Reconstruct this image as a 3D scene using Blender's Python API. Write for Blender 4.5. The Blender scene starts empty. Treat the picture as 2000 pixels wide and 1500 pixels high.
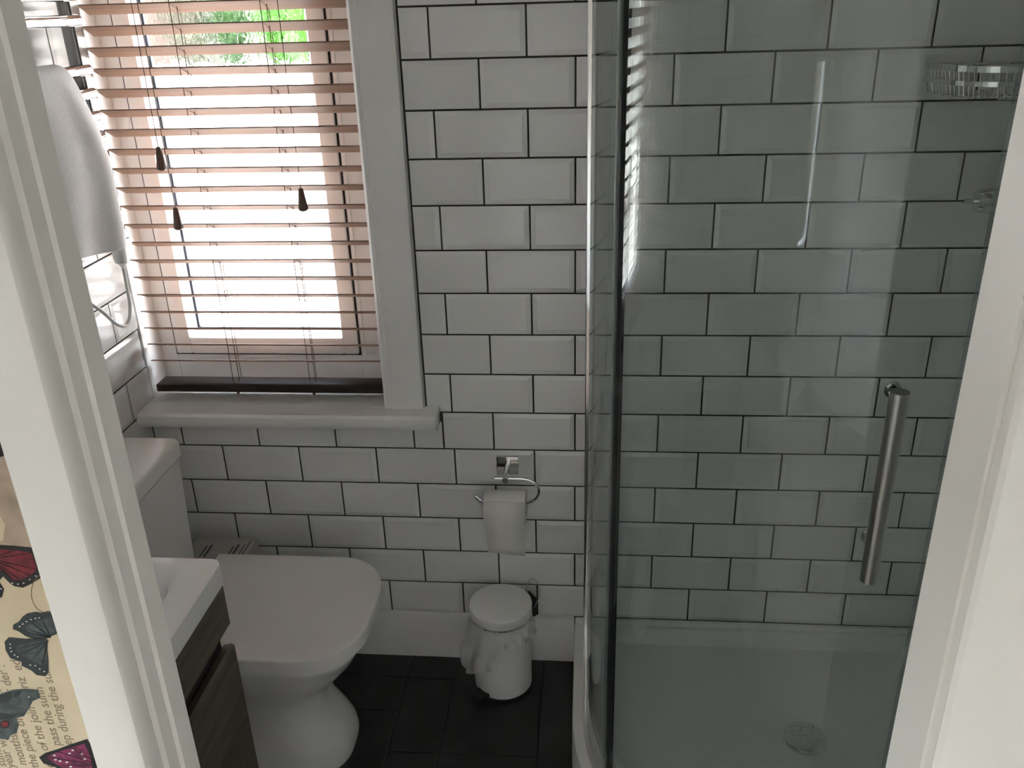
import bpy, bmesh, math, random
from mathutils import Vector, Matrix
random.seed(7)
S = bpy.context.scene
C = S.collection
# ------------------------------------------------------------------ camera
RW = ((0.9961123, 0.08366277, -0.027583), (0.00873184, -0.4053433, -0.91412284), (-0.08765863, 0.91032816, -0.40449797))
CAM = Vector((0.3376, -1.9295, 1.695))
FPX = 1703.0
cd = bpy.data.cameras.new('camera'); cam = bpy.data.objects.new('camera', cd); C.objects.link(cam)
cd.sensor_width = 36; cd.lens = FPX / 2000 * 36; cd.clip_start = 0.02
cam.matrix_world = Matrix(((RW[0][0], -RW[1][0], -RW[2][0], CAM.x), (RW[0][1], -RW[1][1], -RW[2][1], CAM.y),
                           (RW[0][2], -RW[1][2], -RW[2][2], CAM.z), (0, 0, 0, 1)))
S.camera = cam
def ray(x, y):
    a, b = (x - 1000) / FPX, (y - 750) / FPX
    return Vector([RW[0][i] * a + RW[1][i] * b + RW[2][i] for i in range(3)])
def at_y(x, y, Y): d = ray(x, y); return CAM + d * ((Y - CAM.y) / d.y)
# ------------------------------------------------------------------ world, lights, exposure
S.view_settings.view_transform = 'Standard'; S.view_settings.look = 'None'
S.view_settings.gamma = 1; S.view_settings.use_curve_mapping = False
S.view_settings.exposure = 0.18
cy = S.cycles
cy.use_denoising = True; cy.max_bounces = 14; cy.diffuse_bounces = 7; cy.glossy_bounces = 8
cy.transmission_bounces = 10; cy.transparent_max_bounces = 32; cy.sample_clamp_indirect = 20
W = bpy.data.worlds.new('world'); S.world = W; W.use_nodes = True
nt = W.node_tree; bg = nt.nodes['Background']
sky = nt.nodes.new('ShaderNodeTexSky'); sky.sky_type = 'NISHITA'; sky.sun_disc = False
sky.sun_elevation = math.radians(48); sky.sun_rotation = math.radians(110); sky.air_density = 1.2; sky.dust_density = 3
hs = nt.nodes.new('ShaderNodeHueSaturation'); hs.inputs['Saturation'].default_value = 0.42
nt.links.new(sky.outputs[0], hs.inputs['Color']); nt.links.new(hs.outputs[0], bg.inputs[0]); bg.inputs[1].default_value = 5.0
sd = bpy.data.lights.new('sun', 'SUN'); sd.energy = 2; sd.angle = math.radians(2); sd.color = (1, .95, .86)
sun = bpy.data.objects.new('sun', sd); C.objects.link(sun)
sun.rotation_euler = (math.radians(42), 0, math.radians(65)); sun.location = (3, -3, 6)
# ------------------------------------------------------------------ materials
def new_mat(name, col=(.8, .8, .8), rough=.5, metal=0, spec=.5, coat=0):
    m = bpy.data.materials.new(name); m.use_nodes = True
    b = m.node_tree.nodes['Principled BSDF']
    b.inputs['Base Color'].default_value = (*col, 1); b.inputs['Roughness'].default_value = rough
    b.inputs['Metallic'].default_value = metal; b.inputs['Specular IOR Level'].default_value = spec
    b.inputs['Coat Weight'].default_value = coat
    return m
def bump(m, scale=60, strength=.1, detail=3, dist=.002, stretch=(1, 1, 1), coord='Object'):
    t = m.node_tree; N = t.nodes; b = N['Principled BSDF']
    tc = N.new('ShaderNodeTexCoord'); mp = N.new('ShaderNodeMapping'); mp.inputs['Scale'].default_value = stretch
    n = N.new('ShaderNodeTexNoise'); n.inputs['Scale'].default_value = scale; n.inputs['Detail'].default_value = detail
    bu = N.new('ShaderNodeBump'); bu.inputs['Strength'].default_value = strength; bu.inputs['Distance'].default_value = dist
    t.links.new(tc.outputs[coord], mp.inputs[0]); t.links.new(mp.outputs[0], n.inputs['Vector'])
    t.links.new(n.outputs['Fac'], bu.inputs['Height']); t.links.new(bu.outputs[0], b.inputs['Normal'])
    return n
def noise_col(m, c1, c2, scale=20, detail=4, stretch=(1, 1, 1), lo=.35, hi=.65, coord='Object'):
    t = m.node_tree; N = t.nodes; b = N['Principled BSDF']
    tc = N.new('ShaderNodeTexCoord'); mp = N.new('ShaderNodeMapping'); mp.inputs['Scale'].default_value = stretch
    n = N.new('ShaderNodeTexNoise'); n.inputs['Scale'].default_value = scale; n.inputs['Detail'].default_value = detail
    r = N.new('ShaderNodeValToRGB'); e = r.color_ramp.elements
    e[0].position = lo; e[0].color = (*c1, 1); e[1].position = hi; e[1].color = (*c2, 1)
    t.links.new(tc.outputs[coord], mp.inputs[0]); t.links.new(mp.outputs[0], n.inputs['Vector'])
    t.links.new(n.outputs['Fac'], r.inputs[0]); t.links.new(r.outputs[0], b.inputs['Base Color'])
    return n
M = {}
def tile_mat():
    m = new_mat('white_glazed_tile', (.74, .74, .725), .14, 0, .5)
    t = m.node_tree; N = t.nodes; b = N['Principled BSDF']
    oi = N.new('ShaderNodeObjectInfo'); r = N.new('ShaderNodeValToRGB'); e = r.color_ramp.elements
    e[0].color = (.78, .78, .77, 1); e[1].color = (.84, .84, .83, 1)
    t.links.new(oi.outputs['Random'], r.inputs[0]); t.links.new(r.outputs[0], b.inputs['Base Color'])
    bump(m, 14, .12, 2, .004)
    return m
M['tile'] = tile_mat()
M['grout'] = new_mat('dark_grout', (.045, .045, .04), .9); bump(M['grout'], 300, .3)
M['trimwhite'] = new_mat('white_gloss_paint', (.82, .815, .80), .3); bump(M['trimwhite'], 25, .06, 2, .003, (1, 1, .15))
M['wallwhite'] = new_mat('white_emulsion', (.82, .81, .785), .8)
M['jamb'] = new_mat('white_satin_paint', (.82, .8, .765), .38); bump(M['jamb'], 40, .05, 2, .002, (1, 1, .1))
M['upvc'] = new_mat('white_upvc', (.88, .87, .85), .25)
M['gasket'] = new_mat('black_rubber', (.015, .016, .02), .6)
M['greyseal'] = new_mat('grey_seal_plastic', (.4, .41, .41), .35)
M['spacer'] = new_mat('dark_spacer_bar', (.06, .075, .1), .35, .6)
M['chrome'] = new_mat('chrome', (.78, .78, .78), .07, 1)
M['brushed'] = new_mat('brushed_steel', (.40, .40, .39), .3, 1); bump(M['brushed'], 90, .25, 2, .001, (1, 1, .05))
M['railreflect'] = new_mat('chrome_dark_reflection', (.34, .335, .335), .12, 1)  # chrome with the dark reflection of the uprights put into its base colour
M['alu'] = new_mat('satin_aluminium', (.62, .63, .63), .22, 1)
M['ceramic'] = new_mat('white_ceramic', (.86, .855, .845), .09, 0, .5)
M['seat'] = new_mat('white_seat_plastic', (.84, .83, .815), .22)
M['acrylic'] = new_mat('white_acrylic', (.83, .835, .82), .3)
M['plastic'] = new_mat('white_plastic', (.75, .75, .74), .35)
M['cordwhite'] = new_mat('white_flex', (.6, .6, .58), .45)
M['black'] = new_mat('black_plastic', (.015, .015, .015), .4)
M['enamel'] = new_mat('white_enamel', (.84, .84, .83), .3)
M['paper'] = new_mat('tissue_paper', (.78, .765, .72), .95); bump(M['paper'], 160, .25, 2, .001)
M['towel'] = new_mat('white_terry_towel', (.78, .77, .76), .95); bump(M['towel'], 420, .8, 2, .003)
M['carton'] = new_mat('white_carton', (.5, .49, .46), .6)
M['ink'] = new_mat('grey_ink', (.12, .12, .115), .7)
def wood(name, c1, c2, rough, st, scale=14):
    m = new_mat(name, c1, rough); noise_col(m, c1, c2, scale, 6, st, .3, .7); return m
M['drawer'] = wood('dark_ash_laminate', (.075, .064, .05), (.16, .135, .10), .5, (6, .6, 6), 9)
M['cabinet'] = new_mat('dark_carcass', (.03, .026, .022), .6)
M['slat'] = wood('brown_wood_slat', (.26, .165, .118), (.33, .215, .158), .7, (.4, 8, 8), 12)
M['slat'].node_tree.nodes['Principled BSDF'].inputs['Specular IOR Level'].default_value = .2
M['rail'] = wood('dark_walnut', (.012, .007, .005), (.022, .011, .008), .45, (.4, 8, 8), 12)
M['string'] = new_mat('brown_string', (.10, .045, .03), .8)
M['tassel'] = wood('brown_wood_tassel', (.07, .035, .022), (.11, .055, .035), .4, (8, 8, 1), 30)
M['floor'] = new_mat('charcoal_slate_tile', (.022, .022, .023), .5)
noise_col(M['floor'], (.014, .014, .015), (.03, .03, .031), 9, 8); bump(M['floor'], 30, .25, 6, .003)
M['joint'] = new_mat('grey_joint', (.05, .05, .05), .8)
M['wallpaper'] = new_mat('cream_wallpaper', (.62, .51, .35), .75)
noise_col(M['wallpaper'], (.56, .46, .31), (.66, .55, .39), 14, 3)
M['text'] = new_mat('brown_print', (.27, .21, .14), .8)
M['b_black'] = new_mat('print_black', (.012, .012, .014), .7)
M['b_red'] = new_mat('print_crimson', (.17, .012, .02), .7); noise_col(M['b_red'], (.10, .008, .014), (.2, .016, .026), 160, 3)
M['b_green'] = new_mat('print_teal_grey', (.05, .065, .065), .7); noise_col(M['b_green'], (.038, .05, .05), (.075, .095, .095), 120, 3)
M['b_dark'] = new_mat('print_dark_teal', (.025, .033, .035), .7)
M['b_mag'] = new_mat('print_magenta', (.2, .02, .08), .7); noise_col(M['b_mag'], (.10, .01, .04), (.24, .03, .10), 140, 3)
M['b_dot'] = new_mat('print_white', (.6, .58, .55), .7)
M['b_taupe'] = new_mat('print_taupe', (.36, .27, .20), .75); noise_col(M['b_taupe'], (.33, .25, .185), (.45, .35, .27), 40, 2)
M['hallfloor'] = new_mat('beige_carpet', (.35, .3, .25), .95)
M['roofing'] = new_mat('plaster', (.86, .855, .84), .85)
def lit(name, col, e):
    m = new_mat(name, (.8, .8, .8), .3); b = m.node_tree.nodes['Principled BSDF']
    b.inputs['Emission Color'].default_value = (*col, 1); b.inputs['Emission Strength'].default_value = e; return m
M['paving'] = new_mat('pale_paving', (.75, .72, .66), .9); noise_col(M['paving'], (.44, .42, .39), (.52, .50, .46), 6)
M['render'] = new_mat('white_render', (.6, .585, .56), .9)
M['brick'] = new_mat('brown_edging', (.22, .10, .05), 1, 0, 0); noise_col(M['brick'], (.006, .0022, .001), (.022, .009, .004), 12)
M['leafA'] = new_mat('bright_leaf', (.038, .135, .009), .5); M['leafB'] = new_mat('dull_leaf', (.02, .042, .016), .6)
M['bark'] = new_mat('bark', (.11, .075, .06), .9); M['soil'] = new_mat('soil', (.1, .07, .05), .95)
def glass_mat(name, tint, f0=.04, rough=0.0):
    m = bpy.data.materials.new(name); m.use_nodes = True; t = m.node_tree; N = t.nodes
    for n in list(N): N.remove(n)
    out = N.new('ShaderNodeOutputMaterial'); mix = N.new('ShaderNodeMixShader')
    tr = N.new('ShaderNodeBsdfTransparent'); tr.inputs[0].default_value = (*tint, 1)
    gl = N.new('ShaderNodeBsdfGlossy'); gl.inputs['Roughness'].default_value = rough
    lw = N.new('ShaderNodeLayerWeight'); p = N.new('ShaderNodeMath'); p.operation = 'POWER'; p.inputs[1].default_value = 5
    k = N.new('ShaderNodeMath'); k.operation = 'MULTIPLY_ADD'; k.inputs[1].default_value = 1 - f0; k.inputs[2].default_value = f0
    L = t.links.new
    L(lw.outputs['Facing'], p.inputs[0]); L(p.outputs[0], k.inputs[0]); L(k.outputs[0], mix.inputs[0])
    L(tr.outputs[0], mix.inputs[1]); L(gl.outputs[0], mix.inputs[2]); L(mix.outputs[0], out.inputs[0])
    return m
M['shower_glass'] = glass_mat('tinted_shower_glass', (.875, .9, .89))
M['clear'] = glass_mat('clear_glass', (.97, .98, .97))
def obscure_mat():
    m = bpy.data.materials.new('obscure_window_glass'); m.use_nodes = True; t = m.node_tree; N = t.nodes
    for n in list(N): N.remove(n)
    L = t.links.new
    out = N.new('ShaderNodeOutputMaterial'); mix = N.new('ShaderNodeMixShader'); mix.inputs[0].default_value = .75
    tr = N.new('ShaderNodeBsdfTransparent'); rf = N.new('ShaderNodeBsdfRefraction'); rf.inputs['IOR'].default_value = 1.15
    rf.inputs['Roughness'].default_value = .0
    tc = N.new('ShaderNodeTexCoord'); mp = N.new('ShaderNodeMapping'); mp.inputs['Scale'].default_value = (1, 1, .6)
    v = N.new('ShaderNodeTexNoise'); v.inputs['Scale'].default_value = 75; v.inputs['Detail'].default_value = 1.5; v.inputs['Distortion'].default_value = 1.2
    b = N.new('ShaderNodeBump'); b.inputs['Strength'].default_value = .12; b.inputs['Distance'].default_value = .01
    L(tc.outputs['Object'], mp.inputs[0]); L(mp.outputs[0], v.inputs['Vector']); L(v.outputs['Fac'], b.inputs['Height']); L(b.outputs[0], rf.inputs['Normal'])
    L(tr.outputs[0], mix.inputs[1]); L(rf.outputs[0], mix.inputs[2]); L(mix.outputs[0], out.inputs[0])
    return m
M['obscure'] = obscure_mat()
def liner_mat():
    m = bpy.data.materials.new('thin_white_liner'); m.use_nodes = True; t = m.node_tree; N = t.nodes
    for n in list(N): N.remove(n)
    L = t.links.new
    out = N.new('ShaderNodeOutputMaterial'); mix = N.new('ShaderNodeMixShader'); mix.inputs[0].default_value = .5
    tr = N.new('ShaderNodeBsdfTransparent'); p = N.new('ShaderNodeBsdfPrincipled')
    p.inputs['Base Color'].default_value = (.8, .8, .79, 1); p.inputs['Roughness'].default_value = .3
    L(tr.outputs[0], mix.inputs[1]); L(p.outputs[0], mix.inputs[2]); L(mix.outputs[0], out.inputs[0])
    return m
M['liner'] = liner_mat()
# ------------------------------------------------------------------ mesh helpers
def mesh_of(bm, mat, smooth=True, angle=35, name='m'):
    bmesh.ops.recalc_face_normals(bm, faces=bm.faces[:])
    me = bpy.data.meshes.new(name); bm.to_mesh(me); bm.free()
    me.materials.append(mat if not isinstance(mat, str) else M[mat])
    if smooth:
        for p in me.polygons: p.use_smooth = True
        me.set_sharp_from_angle(angle=math.radians(angle))
    return me
def obj(name, bm, mat, parent=None, smooth=True, angle=35, loc=None):
    me = bm if isinstance(bm, bpy.types.Mesh) else mesh_of(bm, mat, smooth, angle, name)
    o = bpy.data.objects.new(name, me); C.objects.link(o)
    if parent is not None:
        o.parent = parent; o.matrix_parent_inverse = parent.matrix_world.inverted()
    if loc: o.location = loc
    return o
def tag(o, label=None, cat=None, group=None, kind=None):
    if label: o['label'] = label
    if cat: o['category'] = cat
    if group: o['group'] = group
    if kind: o['kind'] = kind
    return o
def empty(name, loc=(0, 0, 0)):
    o = bpy.data.objects.new(name, None); C.objects.link(o); o.location = loc; o.empty_display_size = .05
    o.matrix_world = Matrix.Translation(loc); return o
def box(bm, x0, x1, y0, y1, z0, z1, bev=0, seg=2):
    r = bmesh.ops.create_cube(bm, size=1)
    vs = r['verts']
    for v in vs: v.co = Vector(((x0 + x1) / 2 + v.co.x * (x1 - x0), (y0 + y1) / 2 + v.co.y * (y1 - y0), (z0 + z1) / 2 + v.co.z * (z1 - z0)))
    if bev:
        es = list({e for v in vs for e in v.link_edges})
        bmesh.ops.bevel(bm, geom=es, offset=bev, segments=seg, profile=.6, affect='EDGES')
    return bm
def B(*a, bev=0, seg=2): return box(bmesh.new(), *a, bev=bev, seg=seg)
def tube(bm, pts, r, n=10, cap=True, closed=False):
    pts = [Vector(p) for p in pts]; rings = []; N = len(pts)
    t0 = (pts[1] - pts[0]).normalized(); up = Vector((0, 0, 1)) if abs(t0.z) < .9 else Vector((1, 0, 0))
    a = t0.cross(up).normalized()
    for i, p in enumerate(pts):
        if closed: t = (pts[(i + 1) % N] - pts[i - 1]).normalized()
        else: t = (pts[min(i + 1, N - 1)] - pts[max(i - 1, 0)]).normalized()
        a = (a - t * a.dot(t)).normalized(); b = t.cross(a)
        rr = r[i] if isinstance(r, (list, tuple)) else r
        rings.append([bm.verts.new(p + (a * math.cos(k * 2 * math.pi / n) + b * math.sin(k * 2 * math.pi / n)) * rr) for k in range(n)])
    pairs = list(zip(rings, rings[1:])) + ([(rings[-1], rings[0])] if closed else [])
    for A, Bq in pairs:
        for k in range(n): bm.faces.new((A[k], A[(k + 1) % n], Bq[(k + 1) % n], Bq[k]))
    if cap and not closed: bm.faces.new(rings[0]); bm.faces.new(rings[-1][::-1])
    return bm
def T(pts, r, n=10, **k): return tube(bmesh.new(), pts, r, n, **k)
def loft(rings, cap0=True, cap1=True, closed=True, bm=None):
    bm = bm or bmesh.new()
    R = [[bm.verts.new(p) for p in r] for r in rings]; n = len(R[0])
    for A, Bq in zip(R, R[1:]):
        for k in range(n if closed else n - 1): bm.faces.new((A[k], A[(k + 1) % n], Bq[(k + 1) % n], Bq[k]))
    if cap0: bm.faces.new(R[0])
    if cap1: bm.faces.new(R[-1][::-1])
    return bm
def lathe(prof, cx, cy, n=40, cap0=True, cap1=True):
    return loft([[(cx + r * math.cos(2 * math.pi * k / n), cy + r * math.sin(2 * math.pi * k / n), z) for k in range(n)] for r, z in prof], cap0, cap1)
def prism(poly, z0, z1):
    return loft([[(x, y, z0) for x, y in poly], [(x, y, z1) for x, y in poly]])
def rrect(x0, x1, y0, y1, r, seg=5):
    out = []
    for cx, cyy, a0 in ((x1 - r, y1 - r, 0), (x0 + r, y1 - r, 90), (x0 + r, y0 + r, 180), (x1 - r, y0 + r, 270)):
        for k in range(seg + 1):
            a = math.radians(a0 + 90 * k / seg); out.append((cx + r * math.cos(a), cyy + r * math.sin(a)))
    return out
def smooth_path(pts, n=8):
    P = [Vector(p) for p in pts]; P = [2 * P[0] - P[1]] + P + [2 * P[-1] - P[-2]]; out = []
    for i in range(1, len(P) - 2):
        for k in range(n):
            t = k / n; a, b, c, d = P[i - 1:i + 3]
            out.append(.5 * ((2 * b) + (c - a) * t + (2 * a - 5 * b + 4 * c - d) * t * t + (3 * b - a - 3 * c + d) * t ** 3))
    return out + [P[-2]]
# ------------------------------------------------------------------ dimensions of the room
XL, XR = -.785, 1.205           # tile faces of the left and right wall
YF, YH = -1.3395, -1.3985       # bathroom and hall face of the doorway wall
JL, JR = -.0320, .6010          # doorway lining faces
ZC = 2.42
PX, PZ, TOPZ = .203, .103, 1.685
G = .0042
REC = .004                      # grout is recessed behind the tile face
WX0, WX1, WZ0, WZ1 = XL, -.165, .74, 2.02   # window opening
# ------------------------------------------------------------------ structure
bm = bmesh.new()
box(bm, XL - .12, XR + .12, REC, .2, -.1, WZ0); box(bm, WX1, XR + .12, REC, .2, WZ0, ZC); box(bm, XL - .12, WX1, REC, .2, WZ1, ZC)
wall_back = tag(obj('wall_back', bm, 'grout', smooth=False), 'back wall of white bevelled brick tiles with dark grout around the window', kind='structure')
bm = B(XL - .12, XL - REC, YH, .2, -.1, ZC)
wall_left = tag(obj('wall_left', bm, 'grout', smooth=False), 'left wall of glossy white bevelled tiles behind towel rail and toilet', kind='structure')
bm = B(XR + REC, XR + .12, YH, .2, -.1, ZC)
wall_right = tag(obj('wall_right', bm, 'grout', smooth=False), 'right wall of white bevelled tiles inside the shower', kind='structure')
LT = .026                        # lining board thickness
bm = bmesh.new()
box(bm, XL - .12, JL - LT, YH, YF, -.1, ZC); box(bm, JR + LT, XR + .12, YH, YF, -.1, ZC); box(bm, JL - LT, JR + LT, YH, YF, 2.0 + LT, ZC)
wall_front = tag(obj('wall_front', bm, 'wallpaper', smooth=False), 'doorway wall with cream butterfly and script wallpaper on the hall side', kind='structure')
wall_front.data.materials.append(M['wallwhite'])
for p in wall_front.data.polygons:          # bathroom face is painted white, hall face is papered
    if p.normal.y > .5: p.material_index = 1
bm = B(XL - .12, XR + .12, YH, .2, -.1, -.004)
floor = tag(obj('floor', bm, 'joint', smooth=False), 'charcoal slate tile bathroom floor', kind='structure')
tag(obj('ceiling', B(XL - .12, XR + .12, YH, .2, ZC, ZC + .1), 'roofing', smooth=False), 'plain white bathroom ceiling', kind='structure')
# hall behind the camera
HX0, HX1, HY = -1.05, 1.5, -3.1
HW = (-2.65, -1.88, .72, 1.5)       # window added for its light in the left hall wall: y0, y1, z0, z1
bm = bmesh.new(); box(bm, HX0 - .1, HX0, HY, HW[0], -.1, ZC); box(bm, HX0 - .1, HX0, HW[1], YH, -.1, ZC); box(bm, HX0 - .1, HX0, HW[0], HW[1], -.1, HW[2]); box(bm, HX0 - .1, HX0, HW[0], HW[1], HW[3], ZC)
tag(obj('wall_hall_left', bm, 'wallwhite', smooth=False), 'white side wall of the hall with an opening for the added window', kind='structure')
tag(obj('wall_hall_right', B(HX1, HX1 + .1, HY, YH, -.1, ZC), 'wallwhite', smooth=False), 'white far side wall of the hall', kind='structure')
tag(obj('wall_hall_back', B(HX0 - .1, HX1 + .1, HY - .1, HY, -.1, ZC), 'wallwhite', smooth=False), 'white wall of the hall facing the doorway', kind='structure')
tag(obj('floor_hall', B(HX0 - .1, HX1 + .1, HY - .1, YH, -.1, 0), 'hallfloor', smooth=False), 'beige carpet of the hall', kind='structure')
tag(obj('ceiling_hall', B(HX0 - .1, HX1 + .1, HY - .1, YH, ZC, ZC + .1), 'roofing', smooth=False), 'white ceiling of the hall', kind='structure')
# ------------------------------------------------------------------ wall tiles: each one a part of its wall
TILES = {}
def tile_mesh(w, h, bl, br, bb, bt):
    key = (round(w, 4), round(h, 4), bl, br, bb, bt)
    if key in TILES: return TILES[key]
    bv, d = .011, .0026
    bm = bmesh.new(); x0, x1, z0, z1 = -w / 2, w / 2, -h / 2, h / 2
    i0, i1 = x0 + (bv if bl else .001), x1 - (bv if br else .001)
    k0, k1 = z0 + (bv if bb else .001), z1 - (bv if bt else .001)
    dd = lambda f: d if f else .0006
    def ring(a, b, c, e, ys): return [bm.verts.new(p) for p in ((a, ys[0], c), (b, ys[1], c), (b, ys[2], e), (a, ys[3], e))]
    e0 = max(dd(bl), dd(bb)); e1 = max(dd(br), dd(bb)); e2 = max(dd(br), dd(bt)); e3 = max(dd(bl), dd(bt))
    back = ring(x0, x1, z0, z1, (REC + .002,) * 4); edge = ring(x0, x1, z0, z1, (e0, e1, e2, e3)); top = ring(i0, i1, k0, k1, (0,) * 4)
    for A, Bq in ((back, edge), (edge, top)):
        for k in range(4): bm.faces.new((A[k], A[(k + 1) % 4], Bq[(k + 1) % 4], Bq[k]))
    bm.faces.new(top)
    TILES[key] = mesh_of(bm, 'tile', False, name='tile'); return TILES[key]
def put_tile(parent, org, ux, a0, a1, z0, z1, rz, cut=(0, 0, 0, 0)):
    # a0..a1 along the wall direction ux from org; edges without cut keep their bevel
    if a1 - a0 < .008 or z1 - z0 < .008: return
    me = tile_mesh(a1 - a0, z1 - z0, not cut[0], not cut[1], not cut[2], not cut[3])
    o = bpy.data.objects.new('tile', me); C.objects.link(o); o.parent = parent
    m = (a0 + a1) / 2; o.location = (org[0] + ux[0] * m, org[1] + ux[1] * m, (z0 + z1) / 2)
    o.rotation_euler = (random.gauss(0, .0022), 0, rz + random.gauss(0, .0022))
def rows():
    for r in range(-7, 15):
        z1, z0 = TOPZ - PZ * r, TOPZ - PZ * (r + 1)
        yield r, z0 + G / 2, min(z1 - G / 2, ZC)
for r, z0, z1 in rows():                      # back wall
    ph = 0 if r % 2 == 0 else .5
    for c in range(-5, 7):
        a0, a1 = (c + ph) * PX + G / 2, (c + ph + 1) * PX - G / 2
        cl, cr = 0, 0
        lim0, lim1 = XL + .001, XR - .001
        pieces = [(a0, a1, z1, 0)]
        if z0 > .75 and z0 < WZ1: lim0 = -.062
        if r == 9:
            zt = .733; xs = -.026
            pieces = []
            if a0 < xs: pieces.append((a0, min(a1, xs - .002), zt, 1))
            if a1 > xs: pieces.append((max(a0, xs + .002), a1, z1, 0))
        for p0, p1, pz, cz in pieces:
            q0, q1 = max(p0, lim0), min(p1, lim1)
            put_tile(wall_back, (0, 0), (1, 0), q0, q1, z0, pz, 0, (q0 > a0 + 1e-6, q1 < a1 - 1e-6, 0, cz))
for r, z0, z1 in rows():                      # left wall, tiles run into the window recess
    ph = -.07 if r % 2 == 0 else .033
    for c in range(-7, 2):
        a0, a1 = ph + (c - 1) * PX + G / 2, ph + c * PX - G / 2
        end = .033 if z0 > .72 else -.001
        q0, q1 = max(a0, YF), min(a1, end)
        put_tile(wall_left, (XL, 0), (0, 1), q0, q1, z0, z1, math.pi / 2, (q0 > a0 + 1e-6, q1 < a1 - 1e-6, 0, 0))
for r, z0, z1 in rows():                      # right wall
    ph = 0 if r % 2 == 0 else .1
    for c in range(0, 7):
        a0, a1 = ph + (c - .5) * PX + G / 2, ph + (c + .5) * PX - G / 2
        q0, q1 = max(a0, .001), min(a1, -YF)
        put_tile(wall_right, (XR, 0), (0, -1), q0, q1, z0, z1, -math.pi / 2, (q0 > a0 + 1e-6, q1 < a1 - 1e-6, 0, 0))
# ------------------------------------------------------------------ floor tiles
cols = [(XL, -.63, (-.3, -.62, -.98)), (-.63, -.39, (-.16, -.4, -.75, -1.0)), (-.39, -.15, (-.1, -.225, -.47, -.83, -1.07)), (-.15, -.02, (-.1, -.358, -.60, -.86, -1.1)),
        (-.02, .22, (-.355, -.72, -.95)), (.22, .46, (-.5, -.75, -1.1)), (.46, .7, (-.355, -.62, -.98)), (.7, .95, (-.25, -.5, -.86, -1.1)), (.95, XR, (-.35, -.6, -.98))]
for x0, x1, js in cols:
    ys = [0] + list(js) + [YH]
    for ya, yb in zip(ys, ys[1:]):
        bm = B(x0 + .001, x1 - .001, yb + .001, ya - .001, -.006, 0, bev=.0008, seg=1)
        obj('floor_tile', bm, 'floor', floor, smooth=False)
# ------------------------------------------------------------------ skirting, window, sill, casing
bm = bmesh.new(); prof = [(-.001, 0), (-.016, 0), (-.016, .128), (-.012, .143), (-.001, .146)]
loft([[(x, y, z) for y, z in prof] for x in (XL + .002, .304)], bm=bm)
tag(obj('baseboard_back', bm, 'trimwhite'), 'white painted skirting board along the tiled back wall', kind='structure')
# sill
SZ = .775
bm = bmesh.new()
prof = [(-.058, SZ - .038), (-.066, SZ - .030), (-.069, SZ - .018), (-.066, SZ - .006), (-.058, SZ), (.13, SZ + .004), (.13, SZ - .038)]
loft([[(x, y, z) for y, z in prof] for x in (XL + .003, WX1)], bm=bm)
prof2 = [(y, z) for y, z in prof[:5]] + [(-.001, SZ + .001), (-.001, SZ - .038)]
loft([[(x, y, z) for y, z in prof2] for x in (WX1, -.036, -.030)], bm=bm)
tag(obj('trim_1', bm, 'trimwhite'), 'white painted window sill board with rounded nose', kind='structure')
# casing board beside the window
bm = bmesh.new()
cp = [(-.165, .006), (-.165, -.014), (-.158, -.021), (-.150, -.017), (-.146, -.022), (-.080, -.022), (-.068, -.018), (-.066, -.0), (-.066, .006)]
loft([[(x, y, z) for x, y in cp] for z in (SZ + .0015, WZ1 + .1)], bm=bm)
tag(obj('trim_2', bm, 'trimwhite'), 'white painted architrave board to the right of the window', kind='structure')
bm = bmesh.new(); box(bm, WX0 - .02, WX1, -.02, .006, WZ1, WZ1 + .1, bev=.004)
tag(obj('trim_3', bm, 'trimwhite'), 'white painted head board above the window', kind='structure')
# reveals
bm = bmesh.new(); box(bm, XL - .004, XL + .002, .036, .2, SZ, WZ1); box(bm, WX1 - .004, WX1 + .004, .0055, .2, SZ, WZ1); box(bm, XL, WX1, .0055, .2, WZ1 - .004, WZ1 + .004)
tag(obj('trim_4', bm, 'wallwhite'), 'white painted window reveal around the blind', kind='structure')
# window
win = empty('window_1', (-.47, .15, SZ)); tag(win, 'white plastic casement window with obscure glass behind the blind', kind='structure')
FY, FB = .122, .185
SX0, SX1, SZ0, SZ1 = -.742, -.250, .864, 1.93
GX0, GX1, GZ0, GZ1 = -.697, -.292, .912, 1.87
def frame_bars(x0, x1, z0, z1, ix0, ix1, iz0, iz1, y0, y1, bev):
    bm = bmesh.new()
    box(bm, x0, ix0, y0, y1, z0, z1, bev); box(bm, ix1, x1, y0, y1, z0, z1, bev)
    box(bm, ix0, ix1, y0, y1, z0, iz0, bev); box(bm, ix0, ix1, y0, y1, iz1, z1, bev); return bm
obj('outer_frame', frame_bars(XL + .002, WX1 - .004, SZ + .002, WZ1 - .004, SX0, SX1, SZ0, SZ1, FY, FB, .004), 'upvc', win)
obj('gasket', frame_bars(SX0 - .002, SX1 + .002, SZ0 - .002, SZ1 + .002, SX0 + .004, SX1 - .004, SZ0 + .004, SZ1 - .004, FY - .001, FY + .05, 0), 'gasket', win)
obj('sash', frame_bars(SX0 + .003, SX1 - .003, SZ0 + .003, SZ1 - .003, GX0, GX1, GZ0, GZ1, FY - .010, FB - .005, .005), 'upvc', win)
bm = bmesh.new()
oR = [(GX0, FY - .006, GZ0), (GX1, FY - .006, GZ0), (GX1, FY - .006, GZ1), (GX0, FY - .006, GZ1)]
d = .011
iR = [(GX0 + d, FY + .018, GZ0 + d), (GX1 - d, FY + .018, GZ0 + d), (GX1 - d, FY + .018, GZ1 - d), (GX0 + d, FY + .018, GZ1 - d)]
iB = [(x, FY + .03, z) for x, y, z in iR]; oB = [(x, FY + .03, z) for x, y, z in oR]
loft([oR, iR, iB, oB], False, False, bm=bm)
obj('glazing_bead', bm, 'upvc', win)
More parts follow.
